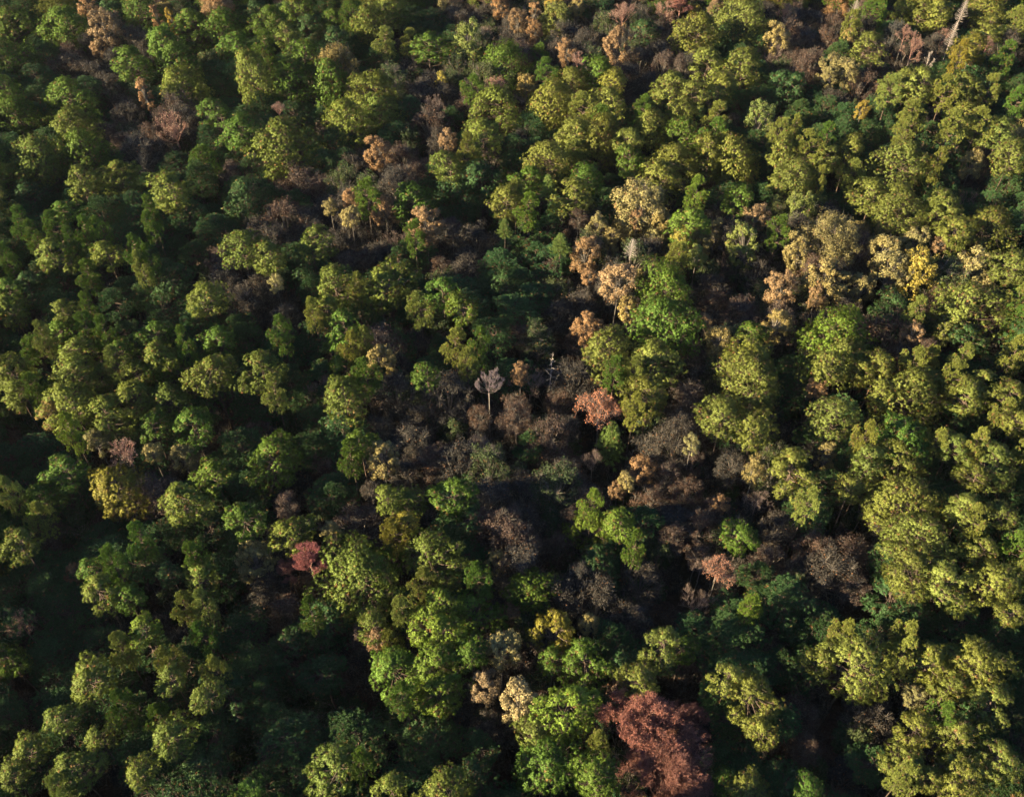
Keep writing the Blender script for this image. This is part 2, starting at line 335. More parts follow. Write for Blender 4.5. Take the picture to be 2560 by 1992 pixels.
CAT = """
@A0
40 40 200 120 pd 0
230 60 260 160 pd 0
80 250 280 330 pg 1
60 480 300 260 pg 1
560 230 280 360 pg 2
690 50 140 130 bo 2
830 230 220 260 bo 3 #salmon
780 370 120 120 bo 1
970 130 300 260 pd 0
1110 80 260 220 pg 1
1230 150 90 230 bo 2 #col1
1345 170 90 250 by 2 #col2
1270 330 240 240 pg 1
1500 150 200 200 pg 1
1700 40 210 140 bo 2
1740 230 330 330 pg 1
1850 400 220 260 pg 1
2000 120 200 240 pd 1
1020 500 230 250 pg 2
1390 480 260 300 pg 2
1420 660 320 260 py 1
1690 560 280 260 bd 0
1980 600 270 400 py 3 #tallleft
2070 370 130 160 pg 2
1130 740 110 260 bo 3 #spire
340 420 200 200 pd 0
560 560 290 230 bk 0
60 720 200 260 pg 2
130 900 300 280 pg 1
300 650 220 240 pd 0
570 790 330 340 pg 1
560 960 300 240 py 1
1010 950 220 260 bk 0
850 700 200 200 bk 0
1190 1020 75 150 by 1
1360 1020 250 260 bp 1 #bareleft
960 1130 180 180 br 0
1290 1240 200 300 bk 0
1720 860 220 180 pg 2
1880 1020 240 220 pg 2
1690 1010 200 200 bk 0
1600 1280 220 240 pg 0
1830 1370 180 200 br 0
1930 1560 300 320 pd 1
350 1240 320 330 py 2
120 1180 220 250 pd 0
700 1250 330 440 pg 2 #bigleft
940 1370 260 250 py 1
640 1430 220 220 py 2
60 1430 220 300 py 1
250 1540 300 200 pd 0
1360 1460 260 220 py 2
1550 1400 200 200 pd 0
1110 1560 240 200 pd 0
500 1640 180 170 pg 2
1180 1650 110 90 pg 2
800 1620 250 200 pd 0
1450 1620 280 200 pd 0
1650 1100 200 200 pd 0
@B0
150 180 220 260 pg 2
340 20 180 90 pg 2
250 300 170 200 py 2
380 450 230 260 pg 2
410 220 170 190 pd 1
600 180 170 200 pg 1
650 330 230 200 pd 1
760 130 170 200 pg 2
890 220 230 310 py 2
1010 330 140 180 py 2
1050 50 260 110 py 2
1330 180 280 260 pd 0
1350 400 220 250 pg 2
1210 330 140 150 py 1
960 420 240 180 pd 0
1660 340 250 280 bg 3 #cotton
1890 520 370 360 pg 2
1860 690 180 130 bp 1
2040 150 130 130 bo 2
1910 60 120 160 bo 2
2160 160 120 330 bo 2
2060 380 120 120 br 1
2110 690 170 190 bt 1
640 500 280 220 bt 2
650 720 300 500 pg 2 #bigtop
700 900 300 200 py 2
930 740 280 330 py 2
980 860 300 220 py 1
250 640 300 320 pg 2
1180 600 300 250 bk 0
1450 680 130 260 by 1
1420 900 160 260 ba 0
1670 820 200 180 br 0
1510 920 180 260 pd 0
1690 680 140 120 pg 1
1900 850 330 330 py 1
1780 1080 260 300 py 3 #brighttop
1650 1160 120 120 py 2
1500 1090 130 170 bo 3 #smallorange
1430 1170 160 180 bk 0
180 880 80 150 bp 1 #smallsilver
430 900 80 260 ba 0
250 1120 400 340 py 2
950 1150 200 120 bo 3 #orangecap
960 1280 330 280 ba 0
1520 1300 220 220 py 2
1720 1370 260 260 pd 1
1620 1480 320 250 pd 0
870 1510 170 140 pg 3
1230 1530 270 190 pg 2
480 1250 250 250 pd 0
640 1150 300 260 pd 0
760 1340 200 250 bk 0
380 1470 320 300 br 0
1190 1150 240 300 bd 0
740 1560 130 150 bo 3
1010 1610 200 120 bo 2
580 1620 100 120 bt 2
1960 1540 250 230 py 3
1220 1380 200 200 br 0
1850 1280 200 200 bk 0
90 1550 200 280 pd 0
1320 820 250 200 bk 0
@C0
330 30 160 80 by 2
340 180 260 300 bg 1
510 40 110 100 bt 2
430 420 140 180 bo 3 #smallgold
180 240 110 150 bo 2
510 500 120 160 bp 2
860 130 180 160 bp 2 #pinkbare
820 370 190 280 bo 3 #poplar
640 370 180 200 bk 0
990 540 220 280 br 1
985 420 80 90 bo 2
1030 250 200 200 pd 1
1310 40 150 100 rd 1 #topred
1590 50 110 110 bo 3
1420 80 110 80 by 1
1180 110 200 140 bp 1
1140 330 130 220 bk 1
1310 500 90 130 br 2 #tinyred
1830 80 330 230 py 3
1450 260 280 300 py 3
1530 460 230 170 py 2
1800 530 240 280 py 2
2130 100 110 120 bp 1
2060 260 180 130 bt 2
1700 300 300 200 pd 0
680 560 250 200 pg 2
480 650 240 220 py 2
780 640 200 200 py 2
780 800 240 220 py 2
550 840 170 240 py 2
300 840 320 380 py 2 #bigtopmid
480 1040 280 250 py 2
690 1120 320 430 py 2
700 930 160 160 pg 2
300 1220 300 260 py 3
480 1190 170 200 py 1
920 1100 190 180 py 2
1080 970 260 220 py 2
1020 860 110 110 pg 2
1240 680 240 240 py 3
1400 730 180 190 py 3
1620 690 230 260 py 2
1330 900 220 220 py 2
1330 1060 300 260 pg 2
1600 920 160 200 py 2
1930 900 230 180 bg 2
1530 1240 230 380 py 3
1240 1240 300 260 py 2
930 1280 200 260 pg 2
1160 1360 280 160 py 2
1780 1270 330 450 py 3 #bigtopright
1580 1050 150 150 pg 2
2090 1030 170 130 py 3
2120 1210 180 260 py 3
2110 1400 200 220 py 2
580 1370 200 160 pg 2
500 1530 260 250 py 3
280 1460 130 200 cg 3 #greencone
130 1390 200 180 pg 2
30 1520 130 200 py 2
130 1640 150 150 pg 2
990 1590 380 300 bt 3 #tanoak
1250 1530 260 220 bk 0
1440 1520 150 200 pb 3
1760 1560 220 260 pg 2
1900 1680 180 180 bs 3 #salmonright
1150 820 200 200 pd 0
1200 400 200 200 bk 0
1050 680 200 200 bk 0
2010 500 240 300 ba 0
2150 700 200 300 pd 1
1900 350 200 250 pd 0
1980 760 250 200 pd 0
60 900 200 260 bk 0
60 1150 200 260 bk 0
100 680 170 140 bt 1
210 440 130 230 pg 1
270 570 130 150 pg 2
@D0
860 80 110 150 dc 2 #deadtop
730 60 200 100 bo 1
1010 90 170 230 pg 2
840 190 130 150 py 2
950 350 200 190 py 3
820 270 90 110 bt 2
1250 50 160 120 py 1
1390 60 200 150 py 2
1540 90 190 160 py 2
1700 100 100 220 dc 3 #deadright
1620 290 110 230 dc 3 #dead2
1250 270 120 120 bp 2
1310 400 160 240 bp 3 #pinktwig
1430 500 90 160 fk 3 #fork
1540 330 160 200 bp 0
1890 370 110 130 bp 1
1880 60 250 220 py 2
1900 220 180 170 py 2
1780 360 200 170 po 3 #goldpine
1680 430 110 100 po 3
2130 200 160 260 py 2
2040 430 140 120 pg 2
680 470 190 130 bt 3 #goldcap
800 560 180 160 bt 3
670 580 120 100 bt 2
300 640 220 180 pd 1
490 330 80 120 bg 1
920 860 110 150 by 3 #yellow
1270 640 220 200 py 3
1140 680 160 120 py 3
1380 680 260 240 py 3
1560 720 140 150 py 3
1700 720 220 300 py 3
1910 700 150 210 py 3
1290 910 170 230 py 3
1720 880 200 150 py 2
1830 970 170 180 py 3
1610 970 160 130 py 3
1250 1050 120 110 py 2
2000 1030 220 220 py 3
2080 1220 230 230 py 3
2130 800 130 180 pg 2
1240 1200 330 230 py 3 #ringpine
1500 1280 110 110 py 2
390 1020 90 90 py 2
500 1150 160 170 py 3
640 1070 150 120 pg 2
650 1230 180 200 py 2
820 1170 190 260 py 3
830 1350 160 160 py 1
440 1400 280 280 py 3
580 1420 100 150 py 2
1000 1490 250 150 py 3
1200 1520 220 180 py 3
1780 1260 170 140 bt 1
1650 1150 300 260 pd 0
1500 1400 200 180 pd 0
2050 1450 260 280 pd 0
1050 900 260 260 pd 0
800 920 200 250 bd 0
620 700 250 260 pd 0
600 860 240 200 pd 0
1000 550 250 200 pd 0
1560 560 260 160 pd 0
1850 560 300 200 pd 0
700 350 220 220 bk 0
520 200 200 180 bk 0
640 250 120 240 ba 0
@A1
500 150 150 170 pg 3
440 250 150 110 pg 2
180 220 140 100 pg 2
270 360 120 150 pg 2
410 480 230 240 py 3 #leftlit
570 410 100 110 pg 2
680 320 110 100 pg 2
790 310 100 90 pg 2
840 490 180 230 py 3
60 530 120 160 pg 2
50 430 200 150 pd 0
1180 280 100 110 pg 2
1070 490 120 160 pg 3
1110 580 90 80 py 2
1180 530 90 90 pg 2
1310 630 260 230 pd 1
980 330 250 200 pd 0
700 660 140 160 pg 1
480 640 300 240 pd 0
70 760 180 200 pg 2
230 740 200 250 pd 1
1150 790 200 200 pd 0
1600 790 250 200 py 3 #overgap
1650 900 300 250 pd 0
1890 420 250 220 py 3 #pairleft
2120 480 240 230 py 3
1700 250 250 250 pd 0
1980 130 320 280 pd 0
1720 520 200 160 br 0
1290 100 200 250 pd 0
760 130 230 180 pd 0
500 920 180 170 py 2
700 920 120 160 pg 2
100 930 220 280 py 1
680 1070 170 160 pg 2
470 1100 180 200 pg 1
350 1150 120 130 py 2
560 1240 260 220 py 2
830 1110 150 170 pg 2
920 1230 200 160 pg 2
920 1340 160 150 py 2
1220 1080 200 130 pg 2
1250 1230 220 180 py 3
1450 1190 110 120 pg 3
1700 1120 220 180 pg 1
1900 1150 260 260 pd 0
1400 1350 250 260 pg 1
1650 1380 280 280 py 3
2050 1350 280 260 py 3 #midleft
90 1380 280 260 py 2
150 1560 220 200 py 2
600 1430 350 320 py 3 #bigyellow
770 1450 200 200 py 2
560 1600 300 180 py 3
1070 1430 200 220 py 2
1230 1380 160 250 pg 2
1050 1570 260 220 py 3
1300 1580 260 200 py 2
270 1530 140 130 pg 2
450 830 200 160 pd 0
900 860 200 200 pd 0
1950 620 260 250 bk 0
2050 820 250 300 bk 0
1550 1000 200 180 pd 0
280 1200 200 180 pg 0
1000 840 30 140 sn 0
1330 870 30 140 sn 0
@B1
430 370 230 180 py 3
740 190 140 150 bt 3
160 690 90 80 bt 2
1330 230 250 230 bs 3 #goldsalmon
1240 350 130 160 pg 2
1290 440 180 150 pd 0
1530 250 120 80 br 2
1940 280 120 160 cg 3 #palecone
1720 370 300 240 bk 0
1040 250 300 260 bk 0
730 330 280 260 bk 0
420 200 260 200 bk 0
860 550 140 200 br 0
1110 540 160 200 pd 0
1450 580 160 150 br 0
1620 640 300 200 bk 0
610 670 260 180 py 3
1050 720 330 260 py 3 #midpine
800 750 90 90 py 2
560 870 190 150 py 2
450 940 100 90 py 2
1460 730 220 120 pg 2
1280 920 170 280 py 2
1600 900 200 260 pb 3
1900 560 260 250 pd 0
1950 760 300 300 pd 0
690 1040 190 260 pg 3
750 1210 140 90 py 2
850 1190 110 130 py 2
200 1110 140 160 pg 2
200 1220 250 230 pd 0
520 1070 230 220 pd 0
960 1280 220 170 bt 3 #goldmid
860 1410 160 130 pg 2
700 1570 300 230 py 3
1000 1430 200 200 pd 0
950 1130 200 150 bk 0
1110 1350 160 160 bk 0
1340 1400 180 150 pg 3
1560 1180 160 120 py 2
1650 1340 140 170 py 2
1750 1180 90 80 pg 2
1430 1030 220 200 bd 0
1870 1120 250 220 pd 0
1815 1510 210 230 ba 3 #silver
2060 1400 140 120 bo 2
150 1540 150 120 py 2
1300 1560 350 200 bd 0
700 1330 220 180 pg 1
240 970 200 120 bk 0
440 540 320 160 pd 0
2080 1150 200 260 br 0
150 830 300 250 bk 0
840 950 250 250 pd 0
1060 950 200 200 pd 0
@C1
1150 260 180 250 bt 2
970 200 120 100 bo 2
660 290 160 220 bt 3
630 400 140 100 bo 3
520 210 130 140 br 2
780 340 100 120 bt 2
570 500 200 260 bs 3 #tallorange
600 650 110 100 bo 2
740 440 150 160 bt 1
930 450 130 190 dc 3 #deadwhite
830 680 260 240 bs 3 #orangemid
1100 630 120 120 bo 2
990 670 80 140 bt 1
1200 710 360 280 pg 3 #pineside
1100 360 220 220 bt 1
1320 370 170 170 by 3
1450 390 180 200 bt 2
1290 490 170 130 py 3
1440 480 150 120 bg 2
1410 200 260 220 pb 3 #brightfan
1590 330 120 300 bt 2
1800 420 270 330 bg 3
380 380 160 140 cg 2
340 510 240 150 pd 0
130 330 200 200 pd 0
60 700 220 300 pd 0
290 680 180 250 br 0
910 900 170 260 bt 2
590 1040 210 200 bo 3 #roundorange
1170 1000 420 360 pg 3 #biggest
760 1210 340 280 py 3
1100 1290 320 300 py 3
800 1390 160 120 pg 2
950 1390 120 90 py 2
1060 1560 280 260 py 3
540 870 230 200 bk 0
360 1000 200 260 bk 0
90 1150 260 260 bk 0
305 1400 40 300 sn 1 #snag
480 1420 160 160 br 0
1610 1140 210 190 bt 3 #palegold
1500 1000 110 90 bo 2
1860 1080 180 170 pg 2
2060 1020 210 200 bt 3 #goldside
1830 1290 320 260 py 3
1920 1460 420 330 py 3 #broadright
2100 720 220 140 bs 3 #salmonmid
1560 880 200 250 br 0
1430 1230 180 150 br 1
1400 1450 300 250 bk 0
1750 900 160 200 bd 0
1500 650 250 250 bd 0
1750 650 250 250 bd 0
1900 620 250 200 bk 0
640 1470 200 150 bk 0
@D1
440 150 240 260 bg 2
560 110 150 160 bg 2
270 310 150 180 pg 2
1210 110 300 250 py 3
1560 110 260 220 py 3
1460 170 160 150 py 2
1640 270 220 170 py 3
1860 250 330 300 py 3 #uprightpine
1670 400 110 120 py 2
650 400 400 380 bt 3 #goldbig
420 480 200 300 bt 3
640 640 300 180 bt 3
1100 420 240 280 bt 3 #goldsecond
1320 400 220 200 bt 2
1140 580 280 180 bt 2
1330 590 330 170 by 2
1080 260 100 90 bt 2
880 320 160 200 bt 1
560 820 120 180 bs 2
910 730 200 180 bt 2
1330 720 320 220 bd 0
1530 410 110 120 bo 2
1770 610 300 260 bt 2 #olivepink
1790 440 180 90 bt 1
2110 590 260 280 py 3
2130 830 150 110 py 2
1700 880 420 240 py 3 #clumpy
1560 1110 170 190 bg 2
1740 1100 200 160 pd 1
720 1080 460 360 pg 3 #hugeright
780 1250 380 160 py 3
680 1330 200 150 py 3
900 1370 200 180 py 2
1060 1340 190 200 py 3
1180 920 300 200 pd 1
1340 950 140 160 py 2
1310 1080 170 90 bo 2 #reddish
1320 1180 200 160 br 1
1430 1200 120 100 br 1
1990 1060 280 280 br 1 #rusty
2120 1000 160 200 br 1
1860 1200 250 200 bk 0
1440 1310 120 110 py 2
1310 1320 150 120 py 2
1690 1300 90 90 py 2
2110 1260 160 170 py 2
2000 1380 300 200 pd 0
570 1520 140 130 bo 2
1620 1440 140 110 py 3
1850 1450 200 150 py 3
2070 1570 240 190 py 3
1280 1540 450 330 py 3 #rightmass
1080 1560 200 200 py 3
1430 1420 190 110 py 3
1740 1580 260 230 py 3
@A2
400 230 170 170 bt 2
560 380 130 150 pb 3
830 250 280 300 py 2
1200 330 220 220 pg 2
1500 310 260 260 pg 2
760 460 170 200 bt 2
990 510 230 170 bp 3 #pinktan
1190 520 100 120 bt 2
1430 540 180 150 bt 1
530 660 240 200 pg 2
90 870 140 150 py 2
330 900 270 260 pg 1
330 1040 160 150 py 1
950 790 380 340 po 2 #oliveleft
1430 870 300 260 py 2
1680 700 240 220 pg 2
2110 560 350 340 pg 1 #shadedpine
1910 1050 240 250 pg 3 #brightleft
1800 900 130 160 ba 0
60 1170 200 180 pg 1
170 1260 220 250 py 3
1100 1200 160 130 pg 2
720 1430 200 200 pg 2
890 1400 160 180 pg 3
770 1560 230 180 py 3
580 1460 100 100 bo 1
1330 1460 180 180 pd 1
1520 1350 150 150 pg 2
1570 1550 240 300 py 2
2000 1350 280 150 bt 1
1000 1640 200 110 pg 2
350 1560 280 200 pd 0
60 1600 200 150 pd 0
560 830 300 250 pd 0
640 1080 300 250 bd 0
420 1200 260 250 br 0
1400 1100 240 160 pd 0
2100 1550 220 200 bk 0
1100 1350 250 200 pd 0
60 560 200 160 pd 0
250 740 220 130 pd 0
1650 1100 200 150 pd 0
@B2
810 440 200 170 pg 3
740 550 150 80 pg 2
990 590 220 270 bt 3 #goldyellow
1160 680 220 200 bk 0
900 810 100 90 bk 1
1030 900 200 220 py 3
1190 900 200 200 py 2
1180 1060 180 150 po 2
1080 1160 160 100 po 2
1550 840 270 240 pg 3 #pineclear
1650 1020 220 180 pd 1
250 1140 280 240 py 2
500 1060 240 200 bd 0
590 1140 120 80 bt 2
240 920 170 130 br 1
420 1390 220 250 rk 2 #pink
260 1460 180 220 rp 0
130 1530 220 200 bk 0
840 1480 540 400 py 2 #widest
1340 1330 380 330 py 2 #beside
1310 1560 160 160 py 2
1060 1360 200 200 pg 0
1700 1240 160 200 ba 0
1730 1500 150 120 pg 2
1870 1400 160 220 bt 1
1750 250 160 150 br 1
1590 190 80 110 by 2
2030 220 200 150 br 1
2030 350 220 220 ba 0
1450 540 200 150 br 0
1720 560 260 280 ba 0
2060 700 160 240 bd 0
2130 480 180 280 pd 0
1550 350 220 200 bd 0
1280 260 250 200 bk 0
1230 550 150 150 bk 0
970 320 200 100 bk 0
640 240 300 200 pd 0
2060 1040 240 250 bk 0
600 880 200 200 pd 0
760 700 200 200 bd 0
640 1200 220 200 bd 0
1450 1150 200 160 bd 0
@C2
680 170 330 260 bq 2 #spreading
950 180 120 80 py 2
1060 240 320 180 bd 0
390 170 220 260 br 0
440 350 180 200 bk 0
130 480 200 300 pd 0
770 450 240 360 cg 0 #darkspire
1330 330 250 230 bk 1
1400 450 90 90 bt 2
1230 470 150 200 bd 0
1640 240 300 270 py 3
1890 320 260 150 py 3
1010 640 200 180 bo 1 #glow
890 740 130 110 bt 1
1200 720 260 240 br 0
1370 850 260 220 br 0
820 810 90 70 bo 1
1080 900 250 200 br 0
1460 1090 250 200 br 0
1630 910 120 100 bo 1
1580 980 220 150 br 0
1720 650 250 300 bk 0
1890 680 160 220 bt 2
1900 930 200 200 ba 0 #bluebare
640 1130 250 360 pb 1 #greenleafy
840 1060 220 220 pb 3
620 950 120 110 pb 3
960 1260 90 90 pg 2
1020 1060 240 220 pd 0
700 1350 300 200 pd 0
1140 1340 230 250 bd 0
1780 1190 220 220 pg 1 #dimpatch
1450 1300 180 160 br 0
1600 1430 240 200 bq 2 #litbare
1470 1450 180 250 ba 0
1250 1190 200 160 br 0
310 1060 200 160 bd 0
450 1100 200 260 br 0
150 1100 250 200 bk 0
180 1270 220 160 br 0
370 1300 200 260 br 0
400 700 250 250 bk 0
620 650 150 250 ba 0
1400 650 150 250 br 0
150 1570 330 230 pg 1
540 1480 200 160 bk 1
1000 1530 300 250 bk 0
2050 1150 250 300 bk 0
2000 1380 250 250 br 0
340 470 80 240 ba 1
@D2
690 220 280 210 py 3 #lonepine
370 640 300 310 py 3 #roundpine
640 560 150 220 bt 1
490 940 120 170 py 2
930 430 130 150 py 3
1250 400 360 180 pg 3
980 600 240 280 py 3
1220 570 340 280 py 3
1630 470 200 200 py 3
1480 480 140 160 py 2
1800 490 140 180 py 3
1940 600 330 220 py 3
1810 690 190 130 py 3
2010 220 130 100 py 2
2130 290 180 200 py 3
2150 560 80 150 py 2
830 790 190 160 py 2
1240 870 440 340 py 3 #yellowmass
1370 1190 420 250 py 3
1720 940 250 170 py 3
1780 1060 130 80 py 2
2000 980 180 160 py 3
1880 1290 180 200 py 3
1340 1440 350 180 py 3
1540 1500 330 250 py 3 #longpine
1960 1510 320 300 py 3
2130 1500 100 200 py 2
300 1130 300 300 br 0
560 1300 300 300 br 0
800 1330 350 350 br 0 #brownmass
850 1560 250 220 br 0
210 1270 80 90 by 1
400 1570 250 220 bd 0
1100 1400 200 250 pd 0
1150 1600 300 200 pd 0
1700 1380 200 200 pd 0
2080 1120 160 120 pd 1
2100 1270 150 130 pg 2
1800 800 300 200 pd 0
1550 720 250 250 bd 0
2040 830 250 200 pd 0
1650 250 300 180 pd 0
1850 320 200 150 pd 0
950 950 200 200 bd 0
330 880 200 200 bd 0
100 1500 200 300 pd 0
@A3
980 150 180 140 py 2
1600 200 120 160 py 2
1450 190 100 100 py 1
1590 420 130 120 pg 1
1660 470 260 200 pd 0
1130 360 210 200 pb 3
1180 480 250 200 pd 0
960 520 110 120 py 2
1050 600 260 180 bd 0
700 770 300 280 py 3 #lowerleft
1330 640 150 180 py 3
1340 730 190 110 py 3
60 600 220 280 pg 1
180 330 190 120 bp 1
830 230 140 250 ba 0
1690 700 120 110 py 2
1600 880 200 180 py 3
1780 860 350 400 pd 1
460 1040 220 180 py 2
970 970 120 120 pg 2
1060 1000 220 200 pd 0
760 1200 180 160 py 2
800 1300 240 200 bd 0
1340 1190 280 230 py 3
1250 1070 120 120 pg 1
210 1330 240 220 py 2
510 1170 250 200 pd 0
580 1450 300 300 py 3 #cornerpine
480 1590 160 110 py 2
90 1500 200 160 py 2
280 1430 260 250 pd 0
1090 1480 200 190 py 3
1350 1430 260 200 pd 0
1560 1420 250 150 pd 1
60 1020 200 180 pd 0
1680 1180 260 260 pd 0
1880 350 250 250 pd 0
1330 840 200 120 pd 0
@B3
440 240 130 120 pg 2
560 300 350 300 pd 0
230 560 370 450 pd 0 #darkpine
920 320 200 120 py 2
1140 230 160 150 py 2
940 430 120 110 bo 2
850 430 200 200 br 0
1260 380 90 110 br 2
1460 160 220 200 pb 3
1450 330 320 260 pb 3 #vivid
1680 230 320 300 pg 1
1380 620 370 300 pb 3
1440 820 300 180 pb 2
1080 640 330 280 pg 2
1040 470 130 130 py 1
1140 900 160 130 pg 2
1200 990 300 180 pd 0
1680 540 240 150 pg 2
1920 520 260 260 bt 3 #tanlow
1980 240 150 130 bo 1
2050 330 250 250 bd 0
1790 820 220 260 bs 3
2050 930 330 330 bc 3 #cream
1850 1130 250 220 bk 0
640 1400 330 260 py 3 #bottomleft
820 1420 170 170 pg 2
1060 1600 260 180 py 2
1520 1590 320 220 py 3 #bottommid
1700 1500 200 200 pd 1
700 1600 300 150 pd 0
60 860 150 150 pd 0
120 1050 220 200 pd 0
1750 1280 220 180 pd 0
@C3
350 390 260 330 po 3 #goldgreen
560 560 300 200 pg 2
320 600 220 180 pg 1
600 330 140 150 bt 1
440 920 370 300 pb 3 #roundgreen
1190 450 250 220 py 3
1340 520 200 200 pg 1
1000 760 270 220 py 3 #redabove
860 640 200 200 pd 1
1700 720 200 180 py 3
1870 860 340 260 py 3
1940 1170 180 220 py 2
1600 880 250 300 pd 0
1700 1050 250 200 pd 0
1850 220 150 160 pg 1
1700 250 250 300 pd 0
1440 230 250 320 bb 0 #bluegrey
950 280 250 200 bk 0
180 1180 250 160 py 2
260 1400 420 300 pg 2
660 1520 330 280 pb 3
680 1290 150 120 py 2
640 1190 100 80 br 1
1000 1090 500 350 rd 3 #coral
1370 1100 300 300 rp 0
1200 1480 650 450 rd 3 #bigred
1820 1600 250 180 py 2
1680 1540 200 150 pg 1
2050 1550 250 200 pd 0
1600 1350 200 180 pd 0
2080 650 200 250 pd 0
@D3
870 640 450 440 py 3 #bottomround
600 620 180 200 py 2
760 410 100 80 py 2
420 720 300 400 pd 0
1240 420 140 100 py 2
1240 560 130 120 py 2
1440 640 270 330 py 3
1780 600 420 260 py 3 #bottomwide
1600 800 250 150 py 2
1940 900 260 160 py 3
1330 880 150 80 bt 1
950 1050 350 250 bk 0
850 1200 300 200 bd 0
1340 1150 220 240 py 3
1510 1050 160 110 pg 2
1650 1230 330 330 py 3
1700 1450 350 300 py 3 #cornerright
1960 1380 260 300 py 3
1180 1250 160 200 bg 2
1230 1400 260 200 py 2
1240 1510 130 120 py 2
1420 1500 200 140 py 2
2100 230 180 160 py 3
2060 1060 250 250 bd 1
1850 1050 300 200 pd 0
1300 280 350 250 pd 0
1700 280 250 200 pd 0
2000 400 280 250 pd 0
1050 400 200 250 pd 0
2130 700 200 250 pd 0
500 1600 200 160 pg 2
350 1560 260 180 pd 1
1000 1400 250 200 pd 0
480 1300 200 160 br 0
300 1100 200 200 pd 0
"""
HAZE = .000022
# code -> (proto family, base tint, jitter, name, category, colour word)
KIND = {
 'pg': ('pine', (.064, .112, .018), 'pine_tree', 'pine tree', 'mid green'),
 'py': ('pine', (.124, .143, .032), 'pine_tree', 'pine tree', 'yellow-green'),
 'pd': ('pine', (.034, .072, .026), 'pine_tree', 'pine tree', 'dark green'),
 'pb': ('pine', (.098, .148, .022), 'pine_tree', 'pine tree', 'vivid green'),
 'po': ('pine', (.140, .132, .024), 'pine_tree', 'pine tree', 'olive-gold'),
 'bt': ('broad', (.180, .150, .062), 'broadleaf_tree', 'broadleaf tree', 'golden tan'),
 'bc': ('broad', (.240, .190, .095), 'broadleaf_tree', 'broadleaf tree', 'pale cream'),
 'bs': ('broad', (.195, .130, .072), 'broadleaf_tree', 'broadleaf tree', 'salmon-orange'),
 'bo': ('broad', (.175, .110, .060), 'broadleaf_tree', 'broadleaf tree', 'orange'),
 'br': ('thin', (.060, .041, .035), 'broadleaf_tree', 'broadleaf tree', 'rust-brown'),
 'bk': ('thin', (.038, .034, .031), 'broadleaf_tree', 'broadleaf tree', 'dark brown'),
 'by': ('broad', (.210, .165, .035), 'broadleaf_tree', 'broadleaf tree', 'yellow'),
 'bg': ('broad', (.110, .130, .036), 'broadleaf_tree', 'broadleaf tree', 'soft green'),
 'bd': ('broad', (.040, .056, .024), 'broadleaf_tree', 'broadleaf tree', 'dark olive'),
 'rd': ('red', (.225, .094, .072), 'red_maple', 'maple tree', 'coral-red'),
 'rp': ('red', (.110, .055, .060), 'red_maple', 'maple tree', 'purple-red'),
 'rk': ('red', (.250, .095, .100), 'red_maple', 'maple tree', 'dusky pink'),
 'ba': ('bare', (.1, .1, .1), 'bare_tree', 'bare tree', 'grey leafless'),
 'bb': ('bare', (.1, .1, .1), 'bare_tree', 'bare tree', 'blue-grey leafless'),
 'bp': ('twiggy', (.210, .145, .110), 'bare_tree', 'bare tree', 'pinkish twiggy'),
 'bq': ('spread', (.280, .120, .070), 'bare_tree', 'bare tree', 'thin reddish'),
 'dc': ('dead', (.1, .1, .1), 'dead_conifer', 'dead tree', 'bleached white'),
 'fk': ('fork', (.1, .1, .1), 'dead_tree', 'dead tree', 'white forked'),
 'sn': ('snag', (.1, .1, .1), 'dead_conifer', 'dead tree', 'grey pole-like'),
 'cg': ('cone', (.085, .125, .030), 'conical_conifer', 'conifer', 'pointed green'),
}
